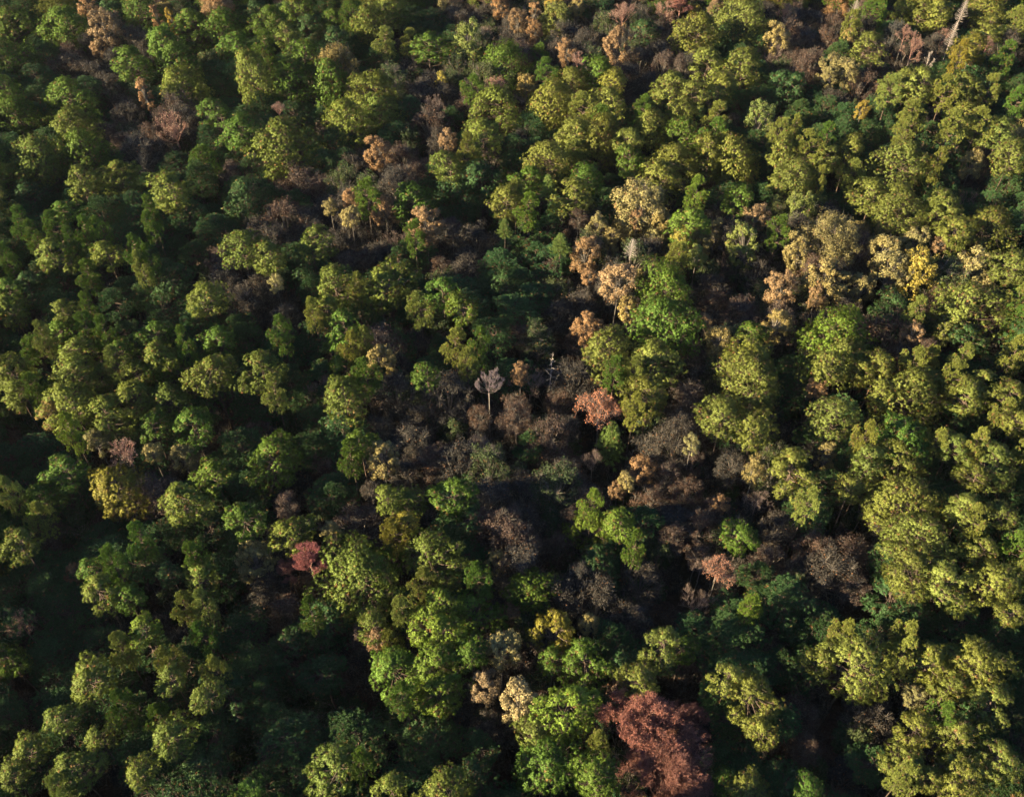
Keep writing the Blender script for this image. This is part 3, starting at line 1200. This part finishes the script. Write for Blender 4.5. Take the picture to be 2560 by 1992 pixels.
LAND = {
 'salmon': 'the salmon tree near the top left corner', 'col1': 'the left of two orange columns, top left',
 'col2': 'the right of two orange columns, top left', 'tallleft': 'the tall bright pine, upper left quarter',
 'spire': 'the narrow orange spire, upper left', 'bareleft': 'the reddish bare tree, upper left',
 'bigleft': 'the biggest pine, upper left quarter', 'cotton': 'the pale-limbed fan-shaped tree, top centre',
 'bigtop': 'the tallest pine left of top centre', 'brighttop': 'the brightest round pine above centre',
 'smallorange': 'the small bright orange tree, upper centre', 'smallsilver': 'the tiny silver tree, upper left',
 'orangecap': 'the orange-capped tree, upper centre', 'smallgold': 'the small gold tree, top centre',
 'pinkbare': 'the pinkish bare crown, top edge', 'poplar': 'the gold-orange egg-shaped tree, top',
 'topred': 'the small red tree at the top edge', 'tinyred': 'the tiny reddish tree, upper right-centre',
 'bigtopmid': 'the large olive pine, upper centre', 'bigtopright': 'the large pine group, upper right-centre',
 'greencone': 'the small bright green cone, above centre', 'tanoak': 'the big round tan tree right of centre',
 'salmonright': 'the salmon tree, upper right', 'deadtop': 'the pale dead conifer at the top edge',
 'deadright': 'the tallest dead conifer, top right', 'dead2': 'the leaning dead conifer, top right',
 'pinktwig': 'the pink twiggy tree, top right', 'fork': 'the little white forked tree, top right',
 'goldpine': 'the gold-tinged pine, top right', 'goldcap': 'the golden-topped tree, upper right',
 'yellow': 'the small bright yellow tree, upper right', 'ringpine': 'the lone bright pine, upper right',
 'leftlit': 'the bright round pine, left side', 'overgap': 'the lit pine below the reddish gap',
 'pairleft': 'the lit pine above left of centre', 'midleft': 'the bright pines, left of centre',
 'bigyellow': 'the widest yellow-green pine, left side', 'goldsalmon': 'the golden salmon tree above centre',
 'palecone': 'the tiny pale conifer above centre', 'midpine': 'the clumpy lit pine at centre left',
 'goldmid': 'the golden cone-topped tree, centre left', 'silver': 'the silver bare tree at centre',
 'tallorange': 'the tall orange tree left of the white conifer', 'deadwhite': 'the white dead conifer, right of centre',
 'orangemid': 'the bright orange tree under the white conifer', 'pineside': 'the pine right of the bright orange tree',
 'brightfan': 'the vivid fan-shaped pine right of the tan tree', 'roundorange': 'the small round orange tree at centre',
 'biggest': 'the big feathery pine right of centre', 'snag': 'the lone grey snag at centre',
 'palegold': 'the pale gold tree, right of centre', 'goldside': 'the golden tree beside the huge right pine',
 'broadright': 'the broad lit pine, lower right-centre', 'salmonmid': 'the salmon tree under the wide golden crown',
 'uprightpine': 'the large lit pine, right side', 'goldbig': 'the widest golden crown, right side',
 'goldsecond': 'the second golden crown, right side', 'olivepink': 'the olive-pink crown, right side',
 'clumpy': 'the clumpy yellow-green tree, right side', 'hugeright': 'the huge blue-green pine, right side',
 'reddish': 'the small reddish crown, right side', 'rusty': 'the broad rusty tree at the right edge',
 'rightmass': 'the widest yellow pine, right side', 'pinktan': 'the pinkish twiggy tree, left side',
 'oliveleft': 'the olive-gold pine, left side', 'shadedpine': 'the big shaded pine, left of centre',
 'brightleft': 'the vivid small pine, lower left', 'goldyellow': 'the golden yellow tree, lower centre',
 'pineclear': 'the lone bright pine, lower centre', 'pink': 'the pink-red tree, lower left',
 'widest': 'the widest pine, lower left-centre', 'beside': 'the pine beside the widest lower one',
 'spreading': 'the spreading reddish bare tree at centre', 'darkspire': 'the dark conical conifer, lower centre',
 'glow': 'the glowing orange-brown tree, lower centre', 'bluebare': 'the bluish bare tree, lower right-centre',
 'greenleafy': 'the tall vivid green pine, lower centre', 'dimpatch': 'the shaded pine with one bright patch',
 'litbare': 'the half-lit bare tree, lower right-centre', 'lonepine': 'the isolated bright pine, right of centre',
 'roundpine': 'the round lit pine, lower right-centre', 'yellowmass': 'the tall yellow pine, lower right',
 'longpine': 'the long flat-topped pine, lower right', 'brownmass': 'the big brown shaded crown, lower right',
 'lowerleft': 'the star-shaped lit pine, lower left', 'cornerpine': 'the lit pine, bottom left corner',
 'darkpine': 'the tall unlit pine beside the dark gap', 'vivid': 'the vivid green pine, bottom centre',
 'tanlow': 'the tan tree above the cream one', 'cream': 'the pale cream tree, bottom centre',
 'bottomleft': 'the lit pine below the dark gap', 'bottommid': 'the pine at the bottom edge, centre',
 'goldgreen': 'the gold-green pine, bottom centre', 'roundgreen': 'the round vivid pine beside the cream tree',
 'redabove': 'the round pine above the red maple', 'bluegrey': 'the blue-grey bare tree, bottom right-centre',
 'coral': 'the coral maple above the largest one', 'bigred': 'the largest red maple, bottom edge',
 'bottomround': 'the large round pine, bottom right', 'bottomwide': 'the wide flat pine, bottom right',
 'cornerright': 'the big pine, bottom right corner',
}
# ---------------------------------------------------------------- read the survey of the wood
trees, org = [], (0, 0)
for line in CAT.strip().splitlines():
    if line[0] == '@':
        org = ({'A': 0, 'B': 640, 'C': 1280, 'D': 1860}[line[1]], {'0': 0, '1': 480, '2': 960, '3': 1452}[line[2]]); continue
    p = line.split(); zx, zy, zw, zh = map(float, p[:4]); s = 3.12
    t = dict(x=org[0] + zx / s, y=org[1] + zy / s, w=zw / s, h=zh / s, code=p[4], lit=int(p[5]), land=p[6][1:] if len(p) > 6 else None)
    fam = KIND[t['code']][0]
    dup = False
    for q in trees:
        d = math.hypot(t['x'] - q['x'], t['y'] - q['y'])
        if d < .3 * (t['w'] + q['w']) / 2 and (KIND[q['code']][2] == KIND[t['code']][2]): dup = True; break
    if dup and not t['land']: continue
    trees.append(t)
TOP = {0: 14.5, 1: 17.0, 2: 18.8, 3: 20.2}
def geometry(t):
    code, lit = t['code'], t['lit']; fam = KIND[code][0]
    top = TOP[lit] + rng.normal() * .4
    if code in ('br', 'bk', 'bd') or (fam in ('bare',) and lit < 2): top -= 1.8
    elif fam == 'bare': top -= 1.8
    elif code == 'bo' and lit == 1: top -= 2.2
    elif code[0] == 'b' or fam in ('red', 'twiggy'): top -= .8
    hc = top - 4
    sh = 0.0
    for _ in range(4):
        P, dep = at(t['x'], t['y'] + sh, hc)
        a = max(1.1, t['w'] / 2 * dep / F); m = t['h'] / 2 * dep / F
        v = P - np.array([0, 0, CAMH]); dl = math.asin(-v[2] / np.linalg.norm(v))
        c2 = (m * m - (a * math.sin(dl)) ** 2) / math.cos(dl) ** 2
        c = math.sqrt(max(c2, 0))
        lo, hi = (.95, 1.25) if fam == 'red' else (1.15, 1.8) if fam == 'pine' else (1.25, 2.6)
        if fam in ('dead', 'snag'): lo, hi = 1.5, 9
        cf = c; c = min(max(c, lo * a), hi * a)
        c = min(c, 8.0); hc = top - c * .95
        if fam == 'broad' and a < 2.5: hc -= 1.3
        sh = max(0.0, c - max(cf, .6 * a)) * math.cos(dl) * F / dep * .8
    a *= 1.3 if fam == 'pine' else 1.22 if fam == 'red' else 1.25 if code in ('bo', 'bs', 'bt', 'br', 'bk') else 1.08
    t.update(P=P, a=a, c=c, hc=max(hc, c * .75), fam=fam, dep=dep)
for t in trees: geometry(t)
trees = [t for t in trees if t['land'] or t['a'] > 1.2]
# every tree keeps its own ground: push apart trunks that would stand in the same spot
pines = [t for t in trees if KIND[t['code']][2] == 'pine_tree']
pines.sort(key=lambda t: (t['land'] is None, -t['w'] * (1.0 if t['lit'] else .6)))
for k, t in enumerate(pines): t['stuff'] = k >= 298

def ground_z(x, y): return .5 * math.sin(x * .021 + 1) + .6 * math.cos(y * .017) + .25 * math.sin(x * .06 + y * .05)

# ---------------------------------------------------------------- ground
def ground():
    n = 180; ex = 4200.0
    u = np.linspace(-1, 1, n); xs = np.sign(u) * np.abs(u) ** 2.6 * ex; ys = xs + 90
    X, Y = np.meshgrid(xs, ys, indexing='ij')
    Z = .5 * np.sin(X * .021 + 1) + .6 * np.cos(Y * .017) + .25 * np.sin(X * .06 + Y * .05)
    V = np.stack([X, Y, Z], -1).reshape(-1, 3)
    i, j = np.meshgrid(np.arange(n - 1), np.arange(n - 1), indexing='ij'); a = (i * n + j).ravel()
    me = mesh_np('ground', V, np.stack([a, a + n, a + n + 1, a + 1], 1))
    m = bpy.data.materials.new('leaf_litter'); m.use_nodes = True; nn = m.node_tree; L = nn.links.new; b = nn.nodes['Principled BSDF']
    g = nn.nodes.new('ShaderNodeNewGeometry')
    t1 = nn.nodes.new('ShaderNodeTexNoise'); t1.inputs['Scale'].default_value = .12; t1.inputs['Detail'].default_value = 6
    t2 = nn.nodes.new('ShaderNodeTexNoise'); t2.inputs['Scale'].default_value = 3.0; t2.inputs['Detail'].default_value = 8
    L(g.outputs['Position'], t1.inputs['Vector']); L(g.outputs['Position'], t2.inputs['Vector'])
    r1 = nn.nodes.new('ShaderNodeValToRGB'); L(t1.outputs['Fac'], r1.inputs[0])
    r1.color_ramp.elements[0].position = .38; r1.color_ramp.elements[1].position = .62
    r1.color_ramp.elements[0].color = (.020, .022, .012, 1); r1.color_ramp.elements[1].color = (.050, .027, .017, 1)
    r2 = nn.nodes.new('ShaderNodeValToRGB'); L(t2.outputs['Fac'], r2.inputs[0])
    r2.color_ramp.elements[0].color = (.5, .5, .5, 1); r2.color_ramp.elements[1].color = (1.5, 1.35, 1.2, 1)
    mx = nn.nodes.new('ShaderNodeMix'); mx.data_type = 'RGBA'; mx.blend_type = 'MULTIPLY'; mx.inputs['Factor'].default_value = 1
    L(r1.outputs[0], mx.inputs['A']); L(r2.outputs[0], mx.inputs['B']); L(mx.outputs['Result'], b.inputs['Base Color'])
    b.inputs['Roughness'].default_value = .95
    bp = nn.nodes.new('ShaderNodeBump'); bp.inputs['Distance'].default_value = .3; L(t2.outputs['Fac'], bp.inputs['Height']); L(bp.outputs[0], b.inputs['Normal'])
    me.materials.append(m); o = bpy.data.objects.new('ground', me); sc.collection.objects.link(o); o['kind'] = 'structure'
ground()

# ---------------------------------------------------------------- thin evening haze
def haze(dens):
    x0, x1, y0, y1, z0, z1 = -700., 700., -400., 1100., -6., CAMH + 4
    V = [(x, y, z) for x in (x0, x1) for y in (y0, y1) for z in (z0, z1)]
    Fc = [(0, 1, 3, 2), (4, 6, 7, 5), (0, 4, 5, 1), (2, 3, 7, 6), (0, 2, 6, 4), (1, 5, 7, 3)]
    me = mesh_np('haze', V, Fc); m = bpy.data.materials.new('haze'); m.use_nodes = True; n = m.node_tree; n.nodes.clear()
    v = n.nodes.new('ShaderNodeVolumePrincipled'); v.inputs['Density'].default_value = dens; v.inputs['Color'].default_value = (.86, .92, 1, 1)
    v.inputs['Anisotropy'].default_value = .2
    o = n.nodes.new('ShaderNodeOutputMaterial'); n.links.new(v.outputs[0], o.inputs['Volume']); me.materials.append(m)
    ob = bpy.data.objects.new('haze', me); sc.collection.objects.link(ob); ob['kind'] = 'stuff'; ob['label'] = 'thin evening haze over the wood'
haze(HAZE)
sc.cycles.volume_bounces = 0

# ---------------------------------------------------------------- labels
def octant(t, l):
    dx, dy = t['x'] - l['x'], t['y'] - l['y']
    k = int(round(math.atan2(-dy, dx) / (math.pi / 4))) % 8
    return ['right of', 'above-right of', 'above', 'above-left of', 'left of', 'below-left of', 'below', 'below-right of'][k]
ORD = ['nearest', 'second nearest', 'third nearest', 'fourth nearest', 'fifth nearest', 'sixth nearest', 'seventh nearest']
def size_word(t):
    r = t['w'] / (130 * 124 / t['dep'])
    return 'small' if r < .45 else 'medium-sized' if r < .72 else 'large' if r < 1.15 else 'very large'
SHORT = {'pine_tree': 'pine', 'broadleaf_tree': 'broadleaf tree', 'red_maple': 'maple', 'bare_tree': 'bare tree', 'dead_conifer': 'dead conifer', 'dead_tree': 'dead tree', 'conical_conifer': 'conifer'}
def make_labels(things):
    lands = [t for t in things if t['land']]
    table = {}
    for l in lands:
        b = {}
        for t in things:
            if t is l: continue
            if math.hypot(t['x'] - l['x'], t['y'] - l['y']) > 420: continue
            b.setdefault((octant(t, l), KIND[t['code']][2]), []).append(t)
        for k, v in b.items():
            v.sort(key=lambda t: math.hypot(t['x'] - l['x'], t['y'] - l['y']))
            for i, t in enumerate(v[:7]):
                d = math.hypot(t['x'] - l['x'], t['y'] - l['y'])
                table.setdefault(id(t), []).append((i * 130 + d, i, k[0], l))
    for t in things:
        col, kind = KIND[t['code']][4], SHORT[KIND[t['code']][2]]
        if t['land']:
            s = LAND[t['land']]; s = s[4:] if s.startswith('the ') else s
            extra = {'pine_tree': ' with needled crown', 'broadleaf_tree': ' with rounded crown', 'bare_tree': ' with fine branches'}.get(KIND[t['code']][2], ' in the wood')
            t['label'] = s
            if len(s.split()) < 5: t['label'] = s + extra
            if t['fam'] == 'snag': t['label'] = s + ' with short broken stubs'
            continue
        c = sorted(table.get(id(t), []), key=lambda e: e[0])
        lit = 'shaded ' if (t['lit'] == 0 and not col.startswith('dark')) else ''
        if not c: t['label'] = '%s %s%s near the %s edge' % (size_word(t), lit, col + ' ' + kind, 'top' if t['y'] < 900 else 'bottom'); continue
        _, i, d, l = c[0]
        s = '%s %s %s, %s one %s %s' % (size_word(t), col, kind, ORD[i].replace(' nearest', '-nearest'), d, LAND[l['land']])
        if len(s.split()) > 16: s = '%s %s, %s %s %s' % (col, kind, ORD[i].replace(' nearest', '-nearest'), d, LAND[l['land']])
        t['label'] = s

GROUP = {'pine_tree': 'pines of the mixed wood', 'broadleaf_tree': 'broadleaf trees among the pines', 'red_maple': 'red maples in the wood',
         'bare_tree': 'leafless trees in the wood', 'dead_conifer': 'dead conifers standing in the wood', 'dead_tree': 'dead conifers standing in the wood', 'conical_conifer': 'pointed conifers in the wood'}
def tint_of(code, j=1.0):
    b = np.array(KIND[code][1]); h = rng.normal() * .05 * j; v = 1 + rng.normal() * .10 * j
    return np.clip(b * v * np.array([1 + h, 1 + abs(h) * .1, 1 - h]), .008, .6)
def pick(fam, a, c):
    if fam == 'broad' and c / a > 1.45: fam = 'column'
    if fam == 'bare' and False: pass
    L = PROTO[fam]; best = min(abs(math.log(p['R'] / a)) for p in L)
    L = [p for p in L if abs(math.log(p['R'] / a)) < best + .12]
    return L[int(rng.integers(len(L)))]

def build_tree(t):
    name = KIND[t['code']][2]; P = t['P']; gz = ground_z(P[0], P[1]) - .15
    fam = t['fam']
    if t['code'] == 'ba' and t['lit'] >= 2: fam = 'palebare'
    pr = pick(fam, t['a'], t['c'])
    root = bpy.data.objects.new(name, None); sc.collection.objects.link(root)
    root.empty_display_size = .5; root.location = (P[0], P[1], gz); root.rotation_euler = (0, 0, rng.uniform(0, 6.28))
    root['label'] = t['label']; root['category'] = KIND[t['code']][3]; root['group'] = GROUP[name]
    s, sz = t['a'] / pr['R'], t['c'] / pr['H']; hc = t['hc'] - gz
    lean = (rng.normal() * .10, rng.normal() * .10, 0) if fam in ('pine', 'broad', 'thin') else (rng.normal() * .03, rng.normal() * .03, 0)
    tv = tint_of(t['code'])
    if t['code'] == 'py' and t['x'] < 1250: tv = tv * .6 + tint_of('pg') * .4      # the pines of this side of the wood are greener
    tint = [float(v) for v in tv]
    def part(nm, me, loc, scale, rot=(0, 0, 0)):
        o = bpy.data.objects.new(nm, me); sc.collection.objects.link(o); o.parent = root
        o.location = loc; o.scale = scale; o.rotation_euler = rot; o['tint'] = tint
        return o
    if pr['crown']: part('crown', pr['crown'], (0, 0, hc), (s, s, sz), lean)
    part('limbs', pr['limbs'], (0, 0, hc), (s, s, sz), lean)
    r = .022 * t['a'] + .06
    bk = 'w' if fam in ('dead', 'snag', 'fork', 'palebare') else 'p' if fam in ('pine', 'cone') else 'b'
    if fam in ('dead', 'snag'): r *= .7
    part('trunk', BOLE[bk], (0, 0, 0), (r, r, max(hc - t['c'] * .6, 1)))
things = [t for t in trees if not t.get('stuff')]
make_labels(things)
seen = {}
for t in things:
    if t['label'] in seen: print('DUP LABEL', t['label'])
    seen[t['label']] = 1
for t in things: build_tree(t)

# ---------------------------------------------------------------- trees and shrubs nobody could count
def joined(name, pr, bole, hc, r):
    vs, fs, mi, sh, off = [], [], [], [], 0; mats = []
    def add(me, mat, sc_, dz):
        nonlocal off
        co = np.empty(len(me.vertices) * 3, np.float32); me.vertices.foreach_get('co', co); co = co.reshape(-1, 3) * sc_ + (0, 0, dz)
        li = np.empty(len(me.loops), np.int32); me.loops.foreach_get('vertex_index', li); k = len(li) // len(me.polygons)
        a = np.empty(len(me.polygons), np.float32); me.attributes['v'].data.foreach_get('value', a)
        T = li.reshape(-1, k) + off
        if k == 4: T = np.concatenate([T[:, [0, 1, 2]], T[:, [0, 2, 3]]]); a = np.concatenate([a, a])
        vs.append(co); fs.append(T); sh.append(a); mi.append(np.full(len(T), len(mats))); mats.append(mat); off += len(co)
    if pr['crown']: add(pr['crown'], pr['crown'].materials[0], (1, 1, 1), hc)
    add(pr['limbs'], pr['limbs'].materials[0], (1, 1, 1), hc)
    if r: add(bole, bole.materials[0], (r, r, hc - pr['H'] * .6), 0)
    me = mesh_np(name, np.concatenate(vs), np.concatenate(fs), np.concatenate(sh), mats)
    me.polygons.foreach_set('material_index', np.concatenate(mi).astype(np.int32)); me.update()
    return me
pcol = bpy.data.collections.new('tree_kinds')
order = []
def add_kind(key, me):
    o = bpy.data.objects.new('%02d_%s' % (len(order), key), me); pcol.objects.link(o); order.append(key)
for i in (0, 3, 4, 5, 9, 10): add_kind('pine', joined('pine_whole_%d' % i, PROTO['pine'][i], BOLE['p'], 14.5, .17))
for i in (0, 1, 4): add_kind('broad', joined('broad_whole_%d' % i, PROTO['broad'][i], BOLE['b'], 9.5, .16))
for i in (0, 1): add_kind('thin', joined('thin_whole_%d' % i, PROTO['thin'][i], BOLE['b'], 8.5, .15))
for i in (0, 1): add_kind('bare', joined('bare_whole_%d' % i, PROTO['bare'][i], BOLE['b'], 9.0, .12))
for i in (2, 3): add_kind('shrub', joined('shrub_whole_%d' % i, PROTO['broad'][i], BOLE['b'], 2.6, 0))
for i in (0, 2): add_kind('thicket', joined('thicket_whole_%d' % i, PROTO['thin'][i], BOLE['b'], 3.0, 0))
KIDX = {}
for i, k in enumerate(order): KIDX.setdefault(k, []).append(i)

def scatter(name, rows):
    """rows: (x, y, z, sx, sy, sz, rot, kind index, tint) -> one object whose points carry whole plants"""
    me = bpy.data.meshes.new(name); me.vertices.add(len(rows))
    me.vertices.foreach_set('co', np.array([r[:3] for r in rows], np.float32).ravel())
    def att(n, ty, d, f): a = me.attributes.new(n, ty, 'POINT'); a.data.foreach_set(f, d.ravel())
    att('size', 'FLOAT_VECTOR', np.array([r[3:6] for r in rows], np.float32), 'vector')
    att('turn', 'FLOAT_VECTOR', np.array([(0, 0, r[6]) for r in rows], np.float32), 'vector')
    att('pick', 'INT', np.array([r[7] for r in rows], np.int32), 'value')
    att('tint', 'FLOAT_VECTOR', np.array([r[8] for r in rows], np.float32), 'vector')
    g = bpy.data.node_groups.new(name, 'GeometryNodeTree')
    g.interface.new_socket('Geometry', in_out='INPUT', socket_type='NodeSocketGeometry'); g.interface.new_socket('Geometry', in_out='OUTPUT', socket_type='NodeSocketGeometry')
    N = g.nodes.new; L = g.links.new
    gi, go = N('NodeGroupInput'), N('NodeGroupOutput'); io = N('GeometryNodeInstanceOnPoints'); ci = N('GeometryNodeCollectionInfo')
    ci.inputs['Collection'].default_value = pcol; ci.inputs['Separate Children'].default_value = True; ci.inputs['Reset Children'].default_value = True
    io.inputs['Pick Instance'].default_value = True
    def na(n, ty): a = N('GeometryNodeInputNamedAttribute'); a.data_type = ty; a.inputs[0].default_value = n; return next(o for o in a.outputs if o.enabled and o.name == 'Attribute')
    L(gi.outputs[0], io.inputs['Points']); L(ci.outputs[0], io.inputs['Instance']); L(na('pick', 'INT'), io.inputs['Instance Index'])
    er = N('FunctionNodeEulerToRotation'); L(na('turn', 'FLOAT_VECTOR'), er.inputs[0]); L(er.outputs[0], io.inputs['Rotation'])
    L(na('size', 'FLOAT_VECTOR'), io.inputs['Scale']); L(io.outputs[0], go.inputs[0])
    o = bpy.data.objects.new(name, me); sc.collection.objects.link(o); md = o.modifiers.new('scatter', 'NODES'); md.node_group = g
    o['kind'] = 'stuff'
    return o

rows = []
small = [t for t in trees if t.get('stuff')]
for t in small:
    ks = KIDX['pine']; i = min(ks, key=lambda k: abs(math.log(PROTO['pine'][(0, 3, 4, 5, 9, 10)[k - ks[0]]]['R'] / t['a'])) + rng.uniform(0, .25))
    R0 = PROTO['pine'][(0, 3, 4, 5, 9, 10)[i - ks[0]]]['R']; s = t['a'] / R0; P = t['P']; gz = ground_z(P[0], P[1]) - .1
    rows.append((P[0], P[1], gz, s, s, (t['hc'] - gz) / 14.5, rng.uniform(0, 6.28), i, tint_of(t['code'])))
# lower storey: whatever grows between the surveyed crowns is of the kind of its neighbours
NX = np.array([t['P'][0] for t in trees]); NY = np.array([t['P'][1] for t in trees]); NA = np.array([t['a'] for t in trees])
NP = np.array([t['fam'] in ('pine', 'cone') for t in trees])
fx, fy = [], []; rowsF = []
for _ in range(14000):
    x = rng.uniform(-150, 150); y = rng.uniform(0, 330); px, py, dz = project(x, y, 9)
    if not (-120 < px < 2680 and -60 < py < 2120): continue
    if (365 < px < 515 and 640 < py < 800) or (640 < px < 1040 and 1715 < py < 1850): continue
    d = np.hypot(NX - x, NY - y)
    if (d < 2.2 + NA * .30).any(): continue
    if fx and (np.hypot(np.array(fx) - x, np.array(fy) - y) < 3.2).any(): continue
    fx.append(x); fy.append(y); k5 = np.argsort(d)[:5]; pf = NP[k5].mean() > .5
    if pf:
        i = int(rng.choice(KIDX['pine'][:4])); s = rng.uniform(.8, 1.15)
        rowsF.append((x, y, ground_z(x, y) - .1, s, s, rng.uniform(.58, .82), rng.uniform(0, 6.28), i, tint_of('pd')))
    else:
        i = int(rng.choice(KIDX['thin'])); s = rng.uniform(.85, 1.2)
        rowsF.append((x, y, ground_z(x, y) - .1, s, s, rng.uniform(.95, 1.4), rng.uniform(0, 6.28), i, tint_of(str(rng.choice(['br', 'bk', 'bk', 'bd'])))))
print('lower storey', len(rowsF))
print('lesser pines', len(rows))
# the wood goes on beyond the frame on every side
pts = [(t['P'][0], t['P'][1], t['a']) for t in trees]
cell = {}
for x, y, a in pts: cell.setdefault((int(x // 8), int(y // 8)), []).append((x, y, a))
def near(x, y, k, grow=0.0):
    for i in (-1, 0, 1):
        for j in (-1, 0, 1):
            for q in cell.get((int(x // 8) + i, int(y // 8) + j), ()):
                if math.hypot(x - q[0], y - q[1]) < k + q[2] * grow: return True
    return False
rowsW = []
for _ in range(24000):
    x = rng.uniform(-260, 260); y = rng.uniform(-60, 460)
    px, py, dz = project(x, y, 17)
    if -40 < px < 2600 and -30 < py < 2050: continue
    if abs(x) > 90 + .62 * (y + 60) + 40: continue
    if near(x, y, 4.2): continue
    cell.setdefault((int(x // 8), int(y // 8)), []).append((x, y, 3)); k = rng.random()
    kind = 'pine' if k < .72 else 'broad' if k < .86 else 'thin' if k < .95 else 'bare'
    code = {'pine': rng.choice(['pg', 'py', 'pd']), 'broad': rng.choice(['bt', 'bd', 'bg']), 'thin': 'br', 'bare': 'ba'}[str(kind)]
    s = rng.uniform(.8, 1.25); hz = rng.uniform(.85, 1.14)
    rowsW.append((x, y, ground_z(x, y) - .1, s, s, hz, rng.uniform(0, 6.28), int(rng.choice(KIDX[str(kind)])), tint_of(str(code))))
o = scatter('distant_wood', rowsW); o['label'] = 'mixed pine wood carrying on beyond the surveyed trees'
o = scatter('lower_storey', rowsF); o['label'] = 'shaded young trees filling the gaps below the canopy'
o = scatter('lesser_pines', rows); o['label'] = 'smaller half hidden pines filling the canopy between larger ones'
print('beyond frame', len(rowsW))
# understory in the gaps
rowsU = []; cu = {}
for _ in range(26000):
    x = rng.uniform(-150, 150); y = rng.uniform(0, 330)
    px, py, dz = project(x, y, 5)
    if not (-120 < px < 2680 and -60 < py < 2120): continue
    if (1180 < px < 1190): pass
    gap = (365 < px < 515 and 640 < py < 800)
    if gap: continue
    key = (int(x // 3), int(y // 3)); hit = False
    for i in (-1, 0, 1):
        for j in (-1, 0, 1):
            for q in cu.get((key[0] + i, key[1] + j), ()):
                if math.hypot(x - q[0], y - q[1]) < 2.6: hit = True
    if hit: continue
    cu.setdefault(key, []).append((x, y)); k = rng.random()
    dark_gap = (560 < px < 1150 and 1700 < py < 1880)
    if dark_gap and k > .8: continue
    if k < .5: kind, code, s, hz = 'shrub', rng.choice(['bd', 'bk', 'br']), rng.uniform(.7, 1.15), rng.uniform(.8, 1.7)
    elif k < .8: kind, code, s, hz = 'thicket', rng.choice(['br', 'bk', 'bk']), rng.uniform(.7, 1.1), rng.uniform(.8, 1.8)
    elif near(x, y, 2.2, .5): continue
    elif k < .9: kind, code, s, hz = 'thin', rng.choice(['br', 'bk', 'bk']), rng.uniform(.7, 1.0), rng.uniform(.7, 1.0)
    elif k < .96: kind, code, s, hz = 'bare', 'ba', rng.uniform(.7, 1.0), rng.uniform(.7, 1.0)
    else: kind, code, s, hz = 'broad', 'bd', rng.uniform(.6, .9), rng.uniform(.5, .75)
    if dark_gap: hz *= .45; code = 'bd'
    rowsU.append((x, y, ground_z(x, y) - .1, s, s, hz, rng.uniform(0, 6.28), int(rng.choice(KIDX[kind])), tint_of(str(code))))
o = scatter('undergrowth', rowsU); o['label'] = 'dark shrubs and thickets growing under the canopy gaps'
print('undergrowth', len(rowsU), 'things', len(things))
